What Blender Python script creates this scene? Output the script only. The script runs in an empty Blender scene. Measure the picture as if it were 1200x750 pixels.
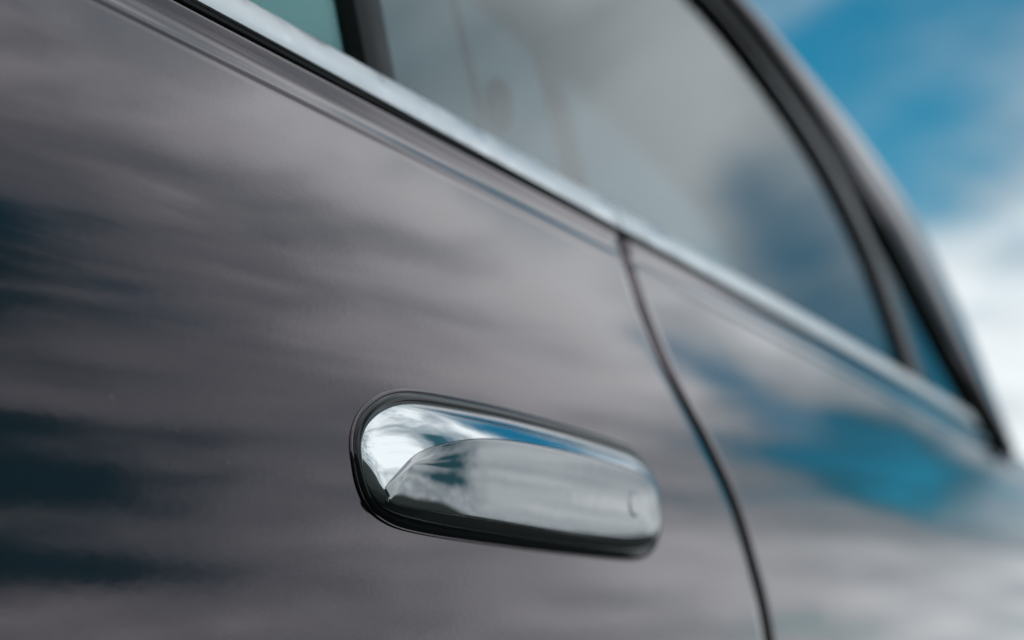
import bpy, bmesh, math, random
from mathutils import Vector, noise as mnoise

SC = bpy.context.scene
R = math.radians

# ------------------------------------------------------------------ camera
cam_d = bpy.data.cameras.new('camera')
cam = bpy.data.objects.new('camera', cam_d)
SC.collection.objects.link(cam)
SC.camera = cam
CAM = Vector((0.0, -0.29, 0.87))
YAW, PITCH = R(28.304), R(11.7225)
cam.location = CAM
fwd = Vector((math.cos(PITCH) * math.cos(YAW), math.cos(PITCH) * math.sin(YAW), math.sin(PITCH)))
cam.rotation_euler = fwd.to_track_quat('-Z', 'Y').to_euler()
cam_d.sensor_width = 36.0
cam_d.lens = 60.0
cam_d.clip_start = 0.02
cam_d.clip_end = 2000.0
cam_d.dof.use_dof = True
cam_d.dof.focus_distance = 0.53
cam_d.dof.aperture_fstop = 6.0
cam_d.dof.aperture_blades = 0

# ------------------------------------------------------------------ sky
SUN_EL, SUN_AZ = R(48), R(125)          # azimuth measured from +X towards +Y
world = bpy.data.worlds.new('World')
SC.world = world
world.use_nodes = True
WT = world.node_tree
for n in list(WT.nodes):
    WT.nodes.remove(n)


class NT:
    """tiny helper for writing node maths"""
    def __init__(self, tree):
        self.t = tree

    def node(self, typ, **kw):
        n = self.t.nodes.new(typ)
        for k, v in kw.items():
            setattr(n, k, v)
        return n

    def put(self, sock, v):
        if hasattr(v, 'is_output'):
            self.t.links.new(v, sock)
        else:
            sock.default_value = v

    def m(self, op, a, b=None, c=None):
        n = self.node('ShaderNodeMath', operation=op)
        self.put(n.inputs[0], a)
        if b is not None:
            self.put(n.inputs[1], b)
        if c is not None:
            self.put(n.inputs[2], c)
        return n.outputs[0]

    def step(self, x, lo, hi, a=0.0, b=1.0):
        n = self.node('ShaderNodeMapRange', interpolation_type='SMOOTHSTEP')
        self.put(n.inputs[0], x)
        for i, v in enumerate((lo, hi, a, b)):
            self.put(n.inputs[1 + i], v)
        return n.outputs[0]

    def mix(self, f, a, b):
        n = self.node('ShaderNodeMix', data_type='RGBA')
        self.put(n.inputs[0], f)
        self.put(n.inputs[6], a)
        self.put(n.inputs[7], b)
        return n.outputs[2]

    def mul(self, a, b):
        n = self.node('ShaderNodeMix', data_type='RGBA', blend_type='MULTIPLY')
        n.inputs[0].default_value = 1.0
        self.put(n.inputs[6], a)
        self.put(n.inputs[7], b)
        return n.outputs[2]

    def comb(self, x, y, z):
        n = self.node('ShaderNodeCombineXYZ')
        for i, v in enumerate((x, y, z)):
            self.put(n.inputs[i], v)
        return n.outputs[0]

    def noise(self, vec, scale, detail=4.0, rough=0.55, distortion=0.0):
        n = self.node('ShaderNodeTexNoise')
        self.put(n.inputs['Vector'], vec)
        n.inputs['Scale'].default_value = scale
        n.inputs['Detail'].default_value = detail
        n.inputs['Roughness'].default_value = rough
        n.inputs['Distortion'].default_value = distortion
        return n.outputs['Fac']


W = NT(WT)
sky = W.node('ShaderNodeTexSky', sky_type='NISHITA')
sky.sun_disc = False
sky.sun_elevation = SUN_EL
sky.sun_rotation = R(90) - SUN_AZ
sky.altitude = 300.0
sky.air_density = 0.85
sky.dust_density = 0.0
sky.ozone_density = 3.0
tc = W.node('ShaderNodeTexCoord')
sep = W.node('ShaderNodeSeparateXYZ')
WT.links.new(tc.outputs['Generated'], sep.inputs[0])
dx, dy, dz = sep.outputs
az = W.m('ARCTAN2', dy, dx)             # 0 along the car's tail, negative away from the car
el = W.m('ARCSINE', dz)
dzp = W.m('ADD', W.m('MAXIMUM', dz, 0.0), 0.16)
P = W.comb(W.m('DIVIDE', dx, dzp), W.m('DIVIDE', dy, dzp), 0.0)
n_big = W.noise(P, 0.75, 5.0, 0.55, 0.4)
n_fine = W.noise(P, 2.2, 6.0, 0.6, 0.3)


def blob(a0, e0, sa, se):
    """soft cloud mass or opening in the cloud, centred on azimuth / elevation in degrees"""
    u = W.m('DIVIDE', W.m('SUBTRACT', az, R(a0)), R(sa))
    v = W.m('DIVIDE', W.m('SUBTRACT', el, R(e0)), R(se))
    r2 = W.m('ADD', W.m('MULTIPLY', u, u), W.m('MULTIPLY', v, v))
    return W.m('EXPONENT', W.m('MULTIPLY', r2, -1.0))


dens = W.m('ADD', W.m('MULTIPLY', W.m('SUBTRACT', n_big, 0.5), 0.9),
           W.m('MULTIPLY', W.m('SUBTRACT', n_fine, 0.5), 1.0))
# a deck of cloud towards the horizon, thinning out overhead
dens = W.m('ADD', dens, W.step(el, R(28), R(60), 0.34, 0.14))


def gather(base, blobs):
    for a0, e0, sa, se, wgt in blobs:
        base = W.m('ADD', base, W.m('MULTIPLY', blob(a0, e0, sa, se), wgt))
    return base


# (azimuth, elevation, half width, half height, weight) in degrees: openings (-) and heavier cloud (+)
dens = gather(dens, [
    (-41, 33.0, 9, 7.5, -0.30),
    (-10, 13.2, 9.0, 5.0, -0.50),
    (16, 20.5, 15, 8.5, -0.60),
    (0.0, 31.0, 10.5, 4.8, -0.66),
    (-10.8, 20.0, 3.4, 3.0, -0.50),
    (-11.5, 23.5, 1.6, 1.8, -0.22),
    (-1.5, 21.5, 3.5, 2.0, 0.55),
    (18, 27.0, 14, 3.5, 0.25),
    (16, 2.0, 16, 7.0, 0.60),
    (-19, 36.0, 6, 8.0, 0.30),
    (-65, 28.0, 10, 12.0, 0.30),
    (-45, 7.0, 14, 6.0, 0.30),
])
cover = W.step(dens, -0.32, 0.28)
# how brightly each part of the cloud is lit; the low bank away from the car is dark rain cloud
n_str = W.noise(W.comb(az, W.m('MULTIPLY', el, 3.2), 0.0), 3.4, 5.0, 0.6, 0.6)
lit = gather(W.m('ADD', W.m('MULTIPLY', W.m('SUBTRACT', n_fine, 0.5), 1.3), W.m('MULTIPLY', W.m('SUBTRACT', n_str, 0.30), 1.25)), [
    (16, 7.0, 20, 8.0, 0.65),
    (-14, 31.0, 8, 8.0, 0.40),
    (-50, 30.5, 13, 9.0, -1.10),
    (-12, 38.5, 11, 3.5, 0.55),
    (-22, 31.5, 8, 2.6, -0.32),
    (-2, 22.5, 4, 2.0, 0.6),
    (-13, 24.5, 2.6, 2.2, 0.45),
    (-16, 30.0, 3.5, 2.2, -0.35),
    (-45, 18.0, 9, 12.0, -0.45),
    (-10.5, 12.8, 9.5, 4.8, -1.25),
    (-76, 26.0, 22, 18.0, 0.85),
    (-20, 20.0, 9, 8.0, 0.70),
    (-22, 9.0, 10, 5.0, 0.25),
    (-48, 12.3, 9, 1.0, -0.60),
    (-50, 8.7, 13, 1.4, -1.35),
    (-50, 4.9, 11.5, 1.0, -1.25),
    (-14, 4.0, 15, 5.0, 0.25),
])
lit = W.m('ADD', lit, W.step(el, R(38), R(60), 0.0, 0.45))   # thin and bright overhead
dark_c = (0.34, 1.05, 1.35, 1.0)
cloud = W.mix(W.step(lit, -0.45, 0.10), dark_c, (3.5, 4.1, 4.5, 1.0))
cloud = W.mix(W.step(lit, 0.05, 1.0), cloud, (9.9, 10.5, 10.8, 1.0))
blue = W.mul(sky.outputs[0], (0.20, 1.16, 1.08, 1.0))
skycol = W.mix(cover, blue, cloud)
bg = W.node('ShaderNodeBackground')
WT.links.new(skycol, bg.inputs[0])
bg.inputs[1].default_value = 0.10
wo = W.node('ShaderNodeOutputWorld')
WT.links.new(bg.outputs[0], wo.inputs[0])

# ------------------------------------------------------------------ sun behind thin cloud
sun_d = bpy.data.lights.new('sun', 'SUN')
sun_d.energy = 1.2
sun_d.angle = R(10)
sun_d.color = (1.0, 0.95, 0.88)
sun = bpy.data.objects.new('sun', sun_d)
SC.collection.objects.link(sun)
sdir = Vector((math.cos(SUN_EL) * math.cos(SUN_AZ), math.cos(SUN_EL) * math.sin(SUN_AZ), math.sin(SUN_EL)))
sun.rotation_euler = (-sdir).to_track_quat('-Z', 'Y').to_euler()
sun.location = (0, 0, 5)

# ------------------------------------------------------------------ exposure
vs = SC.view_settings
vs.view_transform = 'Standard'
vs.look = 'None'
vs.exposure = 0.0
vs.gamma = 1.0
vs.use_curve_mapping = False
SC.render.engine = 'CYCLES'
SC.cycles.max_bounces = 12
SC.cycles.glossy_bounces = 8
SC.cycles.transmission_bounces = 10
SC.cycles.caustics_reflective = False
SC.cycles.caustics_refractive = False
SC.cycles.use_denoising = True


# ------------------------------------------------------------------ materials
def material(name):
    m = bpy.data.materials.new(name)
    m.use_nodes = True
    t = NT(m.node_tree)
    b = m.node_tree.nodes['Principled BSDF']
    return m, t, b


def obj_coord(t):
    return t.node('ShaderNodeTexCoord').outputs['Object']


def bump(t, b, h, strength, dist, coat=False):
    n = t.node('ShaderNodeBump')
    n.inputs['Strength'].default_value = strength
    n.inputs['Distance'].default_value = dist
    t.put(n.inputs['Height'], h)
    t.t.links.new(n.outputs[0], b.inputs['Normal'])
    if coat:
        t.t.links.new(n.outputs[0], b.inputs['Coat Normal'])


def mat_paint():
    m, t, b = material('dark_metallic_paint')
    oc = obj_coord(t)
    flake = t.node('ShaderNodeTexVoronoi')
    t.put(flake.inputs['Vector'], oc)
    flake.inputs['Scale'].default_value = 2600.0
    fl = t.step(flake.outputs['Color'], 0.2, 0.9)
    b.inputs['Base Color'].default_value = (0.1, 0.08, 0.085, 1)
    b.inputs['Metallic'].default_value = 1.0
    b.inputs['Roughness'].default_value = 0.07
    b.inputs['Coat Weight'].default_value = 1.0
    b.inputs['Coat IOR'].default_value = 1.75
    vo = t.node('ShaderNodeTexVoronoi')
    t.put(vo.inputs['Vector'], oc)
    vo.inputs['Scale'].default_value = 190.0
    vs_ = t.node('ShaderNodeSeparateColor')
    t.put(vs_.inputs[0], vo.outputs['Color'])
    size = t.m('MULTIPLY', t.m('POWER', vs_.outputs[1], 5.0), 0.11)
    dot = t.m('MULTIPLY', t.m('LESS_THAN', vo.outputs['Distance'], size), t.m('GREATER_THAN', vs_.outputs[0], 0.55))
    t.put(b.inputs['Base Color'], t.mix(t.m('MULTIPLY', dot, 0.7), t.mix(fl, (0.076, 0.047, 0.056, 1), (0.100, 0.066, 0.077, 1)), (0.34, 0.33, 0.31, 1)))
    t.put(b.inputs['Metallic'], t.m('SUBTRACT', 1.0, t.m('MULTIPLY', dot, 0.8)))
    t.put(b.inputs['Coat Weight'], t.m('SUBTRACT', 1.0, t.m('MULTIPLY', dot, 0.8)))
    # wiped-dust film and tiny specks break the gloss
    dust = t.noise(oc, 900.0, 2.0, 0.5)
    speck = t.step(dust, 0.76, 0.80)
    smear = t.noise(oc, 14.0, 4.0, 0.6)
    t.put(b.inputs['Coat Roughness'], t.m('ADD', t.m('MULTIPLY', smear, 0.014), t.m('MULTIPLY', speck, 0.3)))
    peel = t.noise(oc, 260.0, 1.0, 0.5)
    wave = t.noise(oc, 9.0, 2.0, 0.5)
    h = t.m('ADD', t.m('MULTIPLY', peel, 0.00001), t.m('MULTIPLY', wave, 0.0003))
    bump(t, b, h, 1.0, 1.0, True)
    return m


def mat_simple(name, col, metallic, rough, spec=0.5, coat=0.0):
    m, t, b = material(name)
    oc = obj_coord(t)
    v = t.noise(oc, 35.0, 4.0, 0.6)
    lo = tuple(c * 0.9 for c in col) + (1,)
    hi = tuple(min(1, c * 1.08) for c in col) + (1,)
    t.put(b.inputs['Base Color'], t.mix(v, lo, hi))
    b.inputs['Metallic'].default_value = metallic
    t.put(b.inputs['Roughness'], t.m('ADD', t.m('MULTIPLY', v, rough * 0.5), rough * 0.75))
    b.inputs['Specular IOR Level'].default_value = spec
    b.inputs['Coat Weight'].default_value = coat
    return m


def mat_chrome(name, col, rough):
    m, t, b = material(name)
    oc = obj_coord(t)
    v = t.noise(oc, 60.0, 4.0, 0.6)
    sp = t.step(t.noise(oc, 1400.0, 2.0, 0.5), 0.74, 0.80)
    b.inputs['Base Color'].default_value = col + (1,)
    b.inputs['Metallic'].default_value = 1.0
    t.put(b.inputs['Roughness'], t.m('ADD', t.m('MULTIPLY', v, rough), t.m('MULTIPLY', sp, 0.22)))
    wave = t.noise(oc, 45.0, 2.0, 0.5)
    bump(t, b, t.m('MULTIPLY', wave, 0.00012), 1.0, 1.0)
    return m


def mat_glass(name, col, ior):
    m, t, b = material(name)
    b.inputs['Base Color'].default_value = col + (1,)
    b.inputs['Transmission Weight'].default_value = 1.0
    b.inputs['IOR'].default_value = ior
    sm = t.noise(obj_coord(t), 12.0, 3.0, 0.6)
    t.put(b.inputs['Roughness'], t.m('MULTIPLY', sm, 0.02))
    return m


M = {
    'paint': mat_paint(),
    'chrome': mat_chrome('polished_chrome', (0.86, 0.88, 0.89), 0.03),
    'face': mat_chrome('satin_polished_metal', (0.48, 0.483, 0.487), 0.06),
    'trim': mat_chrome('bright_trim_metal', (0.95, 0.97, 0.98), 0.8),
    'rubber': mat_simple('black_rubber', (0.008, 0.009, 0.009), 0.0, 0.45, 0.4),
    'gloss_black': mat_simple('gloss_black_trim', (0.008, 0.010, 0.011), 0.0, 0.25, 0.4, 0.15),
    'gasket': mat_simple('dark_gasket', (0.006, 0.008, 0.008), 0.0, 0.12, 0.4, 0.3),
    'glass': mat_glass('tinted_side_glass', (0.22, 0.31, 0.34), 1.95),
    'glass_clear': mat_glass('green_front_glass', (0.42, 0.78, 0.76), 1.5),
    'glass_roof': mat_glass('roof_glass_tint', (0.36, 0.52, 0.52), 1.45),
    'seal_grey': mat_simple('grey_rubber', (0.11, 0.112, 0.12), 0.0, 0.7, 0.5),
    'lining': mat_simple('grey_cabin_lining', (0.40, 0.46, 0.47), 0.0, 0.8),
    'seat': mat_simple('dark_seat_leather', (0.03, 0.03, 0.032), 0.0, 0.5),
}


def mat_asphalt():
    m, t, b = material('asphalt')
    oc = obj_coord(t)
    a = t.noise(oc, 0.8, 5.0, 0.6)
    g = t.noise(oc, 160.0, 3.0, 0.6)
    f = t.m('ADD', t.m('MULTIPLY', a, 0.6), t.m('MULTIPLY', g, 0.4))
    t.put(b.inputs['Base Color'], t.mix(f, (0.016, 0.021, 0.020, 1), (0.042, 0.050, 0.047, 1)))
    b.inputs['Roughness'].default_value = 0.9
    b.inputs['Specular IOR Level'].default_value = 0.1
    bump(t, b, g, 0.6, 0.004)
    return m


M['asphalt'] = mat_asphalt()


# ------------------------------------------------------------------ mesh helpers
def mesh_obj(name, verts, faces, mat, parent=None, sharp=40.0, label=None, closed=True):
    me = bpy.data.meshes.new(name)
    me.from_pydata([tuple(v) for v in verts], [], faces)
    me.validate()
    if closed:
        bm = bmesh.new()
        bm.from_mesh(me)
        bmesh.ops.recalc_face_normals(bm, faces=bm.faces)
        bm.to_mesh(me)
        bm.free()
    me.polygons.foreach_set('use_smooth', [True] * len(me.polygons))
    if sharp is not None:
        me.set_sharp_from_angle(angle=R(sharp))
    me.materials.append(M[mat])
    o = bpy.data.objects.new(name, me)
    SC.collection.objects.link(o)
    if parent is not None:
        o.parent = parent
    if label:
        o['label'] = label
    return o


def grid(rows, close_v=False, close_u=False, flip=False):
    """faces of a lattice given as a list of equally long rows of points"""
    nu, nv = len(rows), len(rows[0])
    verts = [p for r in rows for p in r]
    faces = []
    for i in range(nu if close_u else nu - 1):
        for j in range(nv if close_v else nv - 1):
            a = i * nv + j
            b = i * nv + (j + 1) % nv
            c = ((i + 1) % nu) * nv + (j + 1) % nv
            d = ((i + 1) % nu) * nv + j
            faces.append((a, d, c, b) if flip else (a, b, c, d))
    return verts, faces


def interp(x, xs, ys):
    if x <= xs[0]:
        return ys[0]
    for i in range(1, len(xs)):
        if x <= xs[i]:
            f = (x - xs[i - 1]) / (xs[i] - xs[i - 1])
            return ys[i - 1] + f * (ys[i] - ys[i - 1])
    return ys[-1]


def smooth_curve(pts, n):
    """Catmull-Rom through the points, n samples evenly in parameter"""
    out = []
    k = len(pts) - 1
    for i in range(n):
        u = i / (n - 1) * k
        s = min(int(u), k - 1)
        f = u - s
        p0 = pts[max(s - 1, 0)]
        p1, p2 = pts[s], pts[s + 1]
        p3 = pts[min(s + 2, k)]
        out.append(tuple(0.5 * (2 * b + (c - a) * f + (2 * a - 5 * b + 4 * c - d) * f * f + (3 * b - a - 3 * c + d) * f ** 3)
                         for a, b, c, d in zip(p0, p1, p2, p3)))
    return out


# ------------------------------------------------------------------ body shape (metres; +X to the tail, -Y outwards)
TZ = [.28, .45, .65, .80, .88, .92, .96, .98, 1.00, 1.025, 1.045, 1.0570]
TT = [-14, -9, -5, -1.5, .5, 2.2, 6.5, 11., 16.0, 20.5, 23., 23.5]      # how far the skin leans back, degrees
PZ, PY = [.28], [0.0]
NZ = 900
for i in range(1, NZ):
    z0 = .28 + (1.0570 - .28) * (i - 1) / (NZ - 1)
    z1 = .28 + (1.0570 - .28) * i / (NZ - 1)
    PZ.append(z1)
    PY.append(PY[-1] + math.tan(R(interp((z0 + z1) / 2, TZ, TT))) * (z1 - z0))
_off = interp(.94, PZ, PY)
PY = [y - _off for y in PY]
Y_CREASE = PY[-1]


def skin_y(z):
    return interp(z, PZ, PY)


def plan(x):
    return 0.020 * max(0.0, x - 0.75) ** 2 + 0.012 * max(0.0, -x) ** 2


def glass_y(z):
    return 0.050 + 0.225 * (z - 1.08)


# profile rows from sill to belt: (z, y)
PROFILE = []
for k in range(16):
    z = .28 + (.86 - .28) * k / 16
    PROFILE.append((z, skin_y(z)))
for k in range(90):
    z = .86 + (1.0570 - .86) * k / 89
    PROFILE.append((z, skin_y(z)))
z, y = PROFILE[-1]
for dz_, tilt in ((.0004, 16), (.0004, 10), (.0004, 7), (.0004, 7), (.0004, 10), (.0004, 16), (.0005, 22), (.0006, 27), (.0008, 28), (.0010, 27),
                  (.0014, 25), (.0016, 19), (.0018, 14), (.0022, 10), (.0022, 7), (.0010, 12), (.0005, 30), (.0003, 60)):
    z += dz_
    y += math.tan(R(tilt)) * dz_
    PROFILE.append((z, y))
BELT_Z = z
BELT_Y = y
PROFILE += [(z + .0002, y + .004), (z, y + .012), (z - .002, y + .030)]

SHUT = smooth_curve([(.28, .80), (.40, .845), (.62, .845), (.78, .825), (.886, .796), (.922, .778), (.949, .761), (.973, .738), (.993, .719),
                     (1.011, .708), (1.034, .706), (1.060, .713), (1.10, .719)], 140)


def shut_x(z):
    return interp(z, [p[0] for p in SHUT], [p[1] for p in SHUT])


# ------------------------------------------------------------------ ground
gs = 400.0
gv = [(-gs, -gs, 0), (gs, -gs, 0), (gs, gs, 0), (-gs, gs, 0)]
ground = mesh_obj('ground', gv, [(0, 1, 2, 3)], 'asphalt', None, None)
ground['kind'] = 'structure'

# ------------------------------------------------------------------ car
car = bpy.data.objects.new('car', None)
SC.collection.objects.link(car)
car.location = (0, 0, 0)
car['label'] = 'dark brownish grey metallic car with chrome door handle, seen close along its flank'
car['category'] = 'car'

GAP = 0.0038
ER = 0.0058       # radius of the folded panel edge


def edge_steps():
    """(distance from the panel's edge, depth behind the skin), folded hem seen in a shut line"""
    st = [(0.004, 0.024), (0.0015, 0.018), (0.0, 0.010)]
    for k in range(7):
        a = R(90) * k / 6
        st.append((ER * (1 - math.cos(a)), ER * (1 - math.sin(a))))
    return st


def panel(name, x_far, toward, n, label=None):
    """a body panel running from the shut line to x_far"""
    rows = []
    sgn = 1 if toward > 0 else -1
    for z, y in PROFILE:
        sx = shut_x(z) + sgn * GAP / 2
        row = []
        for off, dep in edge_steps():
            x = sx + sgn * off
            row.append((x, y + plan(x) + dep, z))
        for k in range(1, n + 1):
            f = (k / n) ** 1.25
            x = sx + sgn * ER + (x_far - sx - sgn * ER) * f
            row.append((x, y + plan(x), z))
        rows.append(row)
    v, f = grid(rows, flip=(sgn > 0))
    return mesh_obj(name, v, f, 'paint', car, 50, label)


door = panel('rear_door', -0.75, -1, 70)
quarter = panel('quarter_panel', 2.05, 1, 70)

# rubber seal just behind the skin, greyed to lift the shut line's tone
rows = []
for k in range(80):
    z = .29 + (BELT_Z - .29) * k / 79
    x = shut_x(z)
    y = interp(z, [p[0] for p in PROFILE[:-3]], [p[1] for p in PROFILE[:-3]]) + plan(x)
    rows.append([(x + 0.012 * math.cos(R(a)), y + 0.0090 - 0.006 * math.sin(R(a)), z) for a in range(0, 181, 30)])
v, f = grid(rows)
mesh_obj('door_seal', v, f, 'seal_grey', car)


# ------------------------------------------------------------------ trim along the belt
def run_section(name, section, x0, x1, n, mat, sharp=40.0, taper=None, caps=True):
    """sweep a closed (y, z) section along X, following the plan curve"""
    rows = []
    for k in range(n + 1):
        x = x0 + (x1 - x0) * k / n
        rows.append([(x, yy + plan(x), zz) for yy, zz in (taper(x, section) if taper else section)])
    v, f = grid(rows, close_v=True, flip=True)
    if caps:
        m_ = len(section)
        f.append(tuple(range(m_)))
        f.append(tuple(range(n * m_ + m_ - 1, n * m_ - 1, -1)))
    return mesh_obj(name, v, f, mat, car, sharp)


zb = BELT_Z
by = BELT_Y
seal_sec = [(by + .010, zb - .0015), (by + .0010, zb + .0004), (by - .0004, zb + .0012), (by - .0006, zb + .0022), (by + .0006, zb + .0030), (by + .010, zb + .0034)]
z1 = zb + .0036
trim_sec = [(by + .012, z1), (by + .0012, z1 + .0001), (by + .0002, z1 + .0007)]
yy_, zz_ = by + .0002, z1 + .0007
for k in range(13):
    tl = 8 + 34 * (k / 12) ** 0.8
    zz_ += .0011
    yy_ += .0011 * math.tan(R(tl))
    trim_sec.append((yy_, zz_))
trim_sec += [(yy_ + .0012, zz_ + .0004), (yy_ + .006, zz_ + .0001)]
sx = shut_x(zb + .01)
run_section('belt_seal', seal_sec, -0.72, sx - .0015, 60, 'rubber')
run_section('belt_seal', seal_sec, sx + .0015, 1.50, 60, 'rubber')
run_section('belt_trim', trim_sec, -0.72, sx - .0012, 60, 'trim')
run_section('belt_trim', trim_sec, sx + .0012, 1.47, 60, 'trim')
# the shelf behind the trim that carries the glass
shelf = [(.057, zb - .02), (.057, zb + .008), (.085, zb + .008), (.085, zb - .02)]
run_section('window_ledge', shelf, -0.72, 1.52, 20, 'rubber')


# ------------------------------------------------------------------ side glass and pillars
def sheet(name, ca, cb, n, mat, off=0.0, bulge=0.0, thick=0.004, m_=8, label=None):
    """a curved pane or panel between two edge curves given as (x, z) on the cabin side; real thickness"""
    A = smooth_curve(ca, n)
    B = smooth_curve(cb, n)
    front, back = [], []
    for (xa, za), (xb, zb_) in zip(A, B):
        r1, r2 = [], []
        for j in range(m_ + 1):
            t = j / m_
            x, z = xa + (xb - xa) * t, za + (zb_ - za) * t
            y = glass_y(z) + off - bulge * (1 - (2 * t - 1) ** 2) ** 0.6
            r1.append((x, y, z))
            r2.append((x, glass_y(z) + off + thick, z))
        front.append(r1)
        back.append(r2)
    ring = [a + b[::-1] for a, b in zip(front, back)]
    v, f = grid(ring, close_v=True)
    w = 2 * (m_ + 1)
    f.append(tuple(range(w))[::-1])
    f.append(tuple((n - 1) * w + i for i in range(w)))
    return mesh_obj(name, v, f, mat, car, 40, label)


# outer edge of roof rail and tail pillar
OUT = [(-0.70, 1.33), (-0.30, 1.358), (0.20, 1.366), (0.60, 1.362), (0.90, 1.350), (1.07, 1.335), (1.157, 1.326), (1.276, 1.312), (1.385, 1.290), (1.472, 1.254), (1.535, 1.200),
       (1.565, 1.150), (1.580, 1.066)]
INN = [(-0.70, 1.31), (-0.30, 1.338), (0.20, 1.346), (0.60, 1.342), (0.90, 1.330), (1.03, 1.319), (1.095, 1.309), (1.202, 1.280), (1.268, 1.255), (1.340, 1.230), (1.396, 1.192),
       (1.446, 1.149), (1.545, 1.074)]
sheet('roof_pillar', OUT, INN, 90, 'paint', off=-0.003, bulge=0.008, thick=0.03)
# dark seal just inside
SEAL_IN = [(x - (0.012 if x < .9 else 0.016 if x < 1.4 else 0.012 if x < 1.5 else 0.003), z - (0.007 if x < 1.4 else 0.004)) for x, z in INN]
sheet('pillar_seal', INN, SEAL_IN, 90, 'rubber', off=-0.001, bulge=0.004, thick=0.012, m_=5)
# black bar that splits the little tail pane from the big one
BL = [(0.84, 1.317), (0.970, 1.306), (1.042, 1.296), (1.130, 1.269), (1.188, 1.243), (1.224, 1.217), (1.254, 1.184), (1.272, 1.142), (1.292, 1.078)]
BR = [(0.85, 1.322), (0.985, 1.312), (1.055, 1.301), (1.165, 1.274), (1.228, 1.246), (1.260, 1.223), (1.288, 1.190), (1.314, 1.150), (1.336, 1.078)]
sheet('pillar_bar', BL, BR, 50, 'gloss_black', off=-0.0015, bulge=0.002, thick=0.010, m_=5)


def top_at(x, curve):
    return interp(x, [p[0] for p in curve], [p[1] for p in curve])


def pane(name, xs, zfun, mat, label=None):
    ca = [(x, 1.068) for x in xs]
    cb = [(x, zfun(x)) for x in xs]
    return sheet(name, ca, cb, 3 * len(xs), mat, off=0.004, thick=0.004, m_=14, label=label)


LX = lambda a, b, n: [a + (b - a) * k / (n - 1) for k in range(n)]
pane('front_glass', LX(-0.68, 0.522, 14), lambda x: top_at(x, INN) - .004, 'glass_clear', 'green tinted side window')
pane('rear_glass', LX(0.536, 1.288, 15), lambda x: (top_at(x, INN) - .004) if x < .93 else max(1.09, interp(x, [p[0] for p in BL], [p[1] for p in BL])) + .004, 'glass')
pane('quarter_glass', LX(1.270, 1.50, 10), lambda x: max(1.080, interp(x, [1.27, 1.34, 1.40, 1.50], [1.252, 1.226, 1.184, 1.106])), 'glass')
# black post between front and rear glass
sheet('window_post', [(.520, 1.068), (.519, 1.16), (.514, 1.25), (.506, 1.334)], [(.540, 1.068), (.541, 1.16), (.538, 1.25), (.532, 1.334)], 30, 'rubber',
      off=-0.001, bulge=0.0015, thick=0.012, m_=5)

# ------------------------------------------------------------------ roof, far side and cabin
rows = []
roof_top = smooth_curve(OUT, 60)
for x, z in roof_top:
    y0 = glass_y(z) - .004
    row = []
    for j in range(25):
        t = j / 24
        yy = y0 + (1.72 - 2 * y0) * t
        row.append((x, yy, z + (0.075 * (1 - abs(2 * t - 1) ** 2.4) if z > 1.1 else 0.0) * min(1, (z - 1.05) / .2)))
    rows.append(row)
def roof_part(name, i0, i1, j0, j1, mat, thick):
    top = [[p for p in r[j0:j1 + 1]] for r in rows[i0:i1 + 1]]
    ring = [r + [(x, y, z - thick) for x, y, z in r[::-1]] for r in top]
    v, f = grid(ring, close_v=True)
    w = len(ring[0])
    f.append(tuple(range(w))[::-1])
    f.append(tuple((len(ring) - 1) * w + k for k in range(w)))
    return mesh_obj(name, v, f, mat, car)


roof_part('roof_side', 0, 59, 0, 3, 'paint', .03)
roof_part('roof_side', 0, 59, 21, 24, 'paint', .03)
roof_part('roof_front', 0, 11, 3, 21, 'paint', .03)
roof_part('tail_panel', 53, 59, 3, 21, 'paint', .03)
roof_part('roof_glass', 11, 53, 3, 21, 'glass_roof', .005)
# far flank below its windows
rows = [[(x, 1.72 - (yy + plan(x)), zz) for zz, yy in PROFILE[::6]] for x in LX(-0.75, 2.05, 30)]
v, f = grid(rows, flip=True)
mesh_obj('far_flank', v, f, 'paint', car)
# tail deck
rows = [[(x, plan(x) + BELT_Y + .010 + (1.72 - 2 * (plan(x) + BELT_Y + .010)) * j / 16, BELT_Z - .002 - .05 * max(0, x - 1.55) + .02 * math.sin(math.pi * j / 16)) for j in range(17)]
        for x in LX(1.44, 2.05, 16)]
v, f = grid(rows, flip=True)
mesh_obj('tail_deck', v, f, 'paint', car)
# seats
def box_round(cx, cy, cz, sx_, sy_, sz_, e=4.0, nu=16, nv=24, lean=0.0):
    rows = []
    for i in range(nu + 1):
        ph = -math.pi / 2 + math.pi * i / nu
        r = []
        for j in range(nv):
            th = 2 * math.pi * j / nv
            sp = lambda c: math.copysign(abs(c) ** (2 / e), c)
            X = sx_ * sp(math.cos(ph)) * sp(math.cos(th))
            Y = sy_ * sp(math.cos(ph)) * sp(math.sin(th))
            Z = sz_ * sp(math.sin(ph))
            r.append((cx + X + lean * Z, cy + Y, cz + Z))
        rows.append(r)
    return grid(rows, close_v=True)


for (cx, cy) in ((-0.05, .45), (-0.05, 1.27), (0.85, .45), (0.85, 1.27)):
    v, f = box_round(cx, cy, .78, .09, .25, .30, lean=.25)
    seat = mesh_obj('seat', v, f, 'seat', car)
    v, f = box_round(cx + .13, cy, 1.17, .05, .13, .09, lean=.2)
    mesh_obj('headrest', v, f, 'seat', seat)
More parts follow.
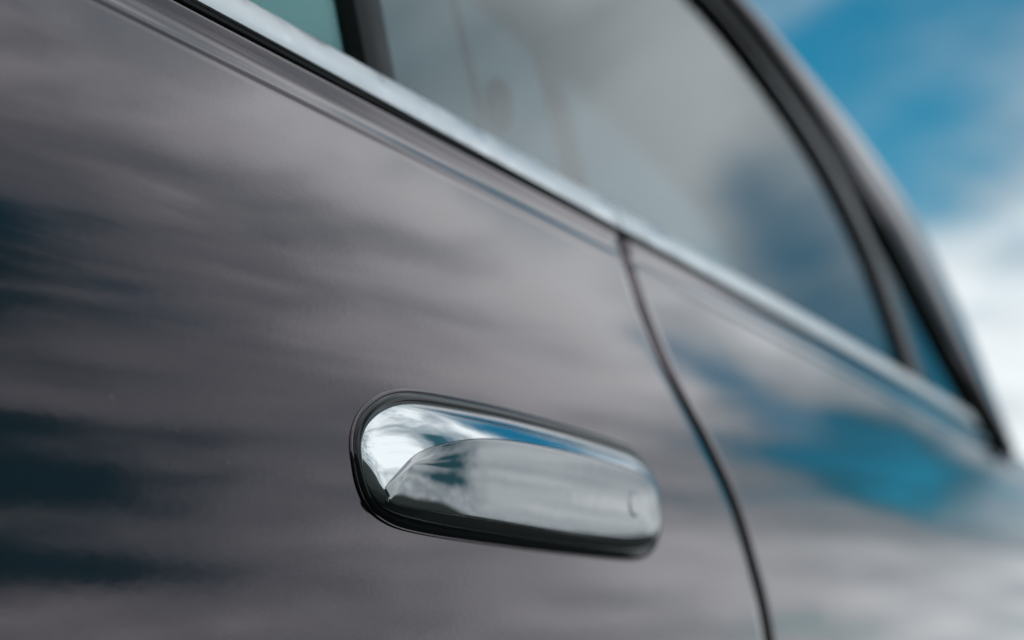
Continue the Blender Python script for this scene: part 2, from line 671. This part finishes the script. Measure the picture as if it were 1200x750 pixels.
# belt webbing and its anchor inside the rear window
strap = [(.668, .112, 1.215), (.688, .114, 1.190), (.704, .115, 1.165), (.716, .116, 1.140), (.724, .117, 1.05), (.726, .118, .80)]
rows = []
for (x, y, z) in smooth_curve(strap, 40):
    rows.append([(x + .010, y + .006, z), (x - .010, y - .006, z), (x - .0105, y - .0045, z + .0003), (x + .0095, y + .0075, z + .0003)])
v, f = grid(rows, close_v=True)
belt = mesh_obj('seat_belt', v, f, 'seat', car)
v, f = box_round(.719, .108, 1.150, .009, .006, .014, e=2.6)
mesh_obj('belt_anchor', v, f, 'lining', belt)
# inner lining of the far edge of the door opening
rows = []
for (x, y, z) in smooth_curve([(.76, .125, 1.26), (.785, .12, 1.21), (.812, .115, 1.152), (.83, .11, 1.06), (.84, .11, .80)], 30):
    rows.append([(x - .012, y, z), (x, y - .007, z), (x + .012, y, z), (x, y + .007, z)])
v, f = grid(rows, close_v=True)
mesh_obj('pillar_lining', v, f, 'seat', car)
v, f = box_round(0.5, .86, .42, 1.2, .80, .10, e=8)
mesh_obj('cabin_floor', v, f, 'lining', car)

# ------------------------------------------------------------------ door handle
NB = 160
BASE = [(0.4379, 0.9391), (0.4385, 0.9328), (0.4404, 0.9267), (0.4455, 0.9214), (0.4563, 0.9183), (0.4699, 0.9172), (0.4924, 0.9167), (0.5256, 0.9166), (0.5549, 0.9166),
        (0.5940, 0.9169), (0.6311, 0.9175), (0.6487, 0.9192), (0.6595, 0.9234), (0.6653, 0.9310), (0.6658, 0.9391), (0.6629, 0.9471), (0.6546, 0.9542), (0.6429, 0.9583),
        (0.6282, 0.9598), (0.5794, 0.9605), (0.5325, 0.9602), (0.4973, 0.9589), (0.4738, 0.9574), (0.4602, 0.9551), (0.4494, 0.9510), (0.4416, 0.9455), (0.4379, 0.9391)]
FACE = [(0.4464, 0.9281), (0.4451, 0.9264), (0.4453, 0.9251), (0.4465, 0.9233), (0.4468, 0.9219), (0.4547, 0.9206), (0.4711, 0.9198), (0.4990, 0.9197), (0.5270, 0.9196),
        (0.5520, 0.9197), (0.5800, 0.9201), (0.6040, 0.9209), (0.6190, 0.9223), (0.6330, 0.9247), (0.6365, 0.9307), (0.6360, 0.9397), (0.6320, 0.9462), (0.6190, 0.9489),
        (0.5970, 0.9495), (0.5670, 0.9499), (0.5290, 0.9493), (0.5020, 0.9479), (0.4844, 0.9458), (0.4702, 0.9428), (0.4576, 0.9386), (0.4508, 0.9327), (0.4464, 0.9281)]


def closed_curve(pts, n):
    p = pts[:-1]
    k = len(p)
    out = []
    for i in range(n):
        u = i / n * k
        s = int(u)
        f = u - s
        a, b, c, d = p[(s - 1) % k], p[s % k], p[(s + 1) % k], p[(s + 2) % k]
        out.append(tuple(0.5 * (2 * b_ + (c_ - a_) * f + (2 * a_ - 5 * b_ + 4 * c_ - d_) * f * f + (3 * b_ - a_ - 3 * c_ + d_) * f ** 3)
                         for a_, b_, c_, d_ in zip(a, b, c, d)))
    # light smoothing
    for _ in range(5):
        out = [tuple((out[i - 1][q] + 2 * out[i][q] + out[(i + 1) % n][q]) / 4 for q in (0, 1)) for i in range(n)]
    return out


base_c = closed_curve(BASE, NB)
face_c = closed_curve(FACE, NB)
H = 0.0140
PHI = R(66)


def height(x):
    """the grip rises from its front tip"""
    t = min(max((x - .443) / .045, 0), 1)
    return .0048 + (H - .0048) * (1 - (1 - t) ** 2)


rows = []
NR = 18
for k in range(NR + 1):
    t = k / NR
    a = PHI * t
    fin = 0.5 * (1 - math.cos(a)) / (1 - math.cos(PHI)) + 0.5 * t
    fy = 0.5 * math.sin(a) / math.sin(PHI) + 0.5 * t
    rows.append([(b[0] + (c[0] - b[0]) * fin, -height(c[0]) * fy, b[1] + (c[1] - b[1]) * fin) for b, c in zip(base_c, face_c)])
rows = [[(x, .008, z) for x, y_, z in rows[0]]] + rows
v, f = grid(rows, close_v=True)
handle = mesh_obj('door_handle', v, f, 'chrome', car, 60, 'polished chrome door handle with bevelled rim')

# flat outer face, very slightly crowned, seated in the rim
cx = sum(p[0] for p in face_c) / NB
rows = []
zc0 = .9345
# a fine groove where the face plate sits in the rim, then the crowned plate
STEPS = [(1.0, .0006), (.984, .0006), (.976, .0001)] + [(.97 * (1 - k / 30), 0.0) for k in range(31)]
for s, sink in STEPS:
    row = []
    for (x, z_) in face_c:
        px = min(max(x, .455), .615)
        xx, zz = px + (x - px) * s, zc0 + (z_ - zc0) * s
        row.append((xx, -height(xx) - .0001 + sink - .0007 * (1 - s * s), zz))
    rows.append(row)
v, f = grid(rows, close_v=True)
mesh_obj('handle_face', v, f, 'face', handle, None, 'flat grey polished outer face')


def rim(name, grow, rad, lift, mat, seg=8):
    """a bead lying on the door skin round the handle's foot"""
    n = NB
    rows = []
    for i in range(n):
        x, z_ = base_c[i]
        xa, za = base_c[i - 1]
        xb, zb_ = base_c[(i + 1) % n]
        tx, tz = xb - xa, zb_ - za
        l = math.hypot(tx, tz) or 1
        nx, nz = tz / l, -tx / l
        if nx * (x - cx) + nz * (z_ - .939) < 0:
            nx, nz = -nx, -nz
        row = []
        k_ = 0.62 + 0.38 * min(1.0, max(0.0, nz * 0.7 + 0.75))      # slimmer along the lower edge
        for s in range(seg):
            a = 2 * math.pi * s / seg
            g = k_ * (grow + rad * math.cos(a))
            X, Z = x + nx * g, z_ + nz * g
            row.append((X, skin_y(Z) + plan(X) - lift - rad * math.sin(a), Z))
        rows.append(row)
    v, f = grid(rows, close_v=True, close_u=True)
    return mesh_obj(name, v, f, mat, handle)


rim('handle_gasket', 0.0014, 0.0023, -0.0004, 'gasket', 12)
rim('handle_bezel', 0.0040, 0.0007, 0.0001, 'paint', 10)

# low round cap added near the face's tail end; its rim draws a crescent
rows = []
for r_, up in ((.0055, -.0002), (.0053, .0001), (.0050, .00030), (.0046, .00036), (.0030, .00038), (.0012, .00038), (.0001, .00038)):
    rows.append([(.6120 + r_ * math.cos(2 * math.pi * k / 48), -H - .0007 - up, .9355 + r_ * math.sin(2 * math.pi * k / 48)) for k in range(48)])
v, f = grid(rows, close_v=True)
mesh_obj('face_cap', v, f, 'face', handle, 60)
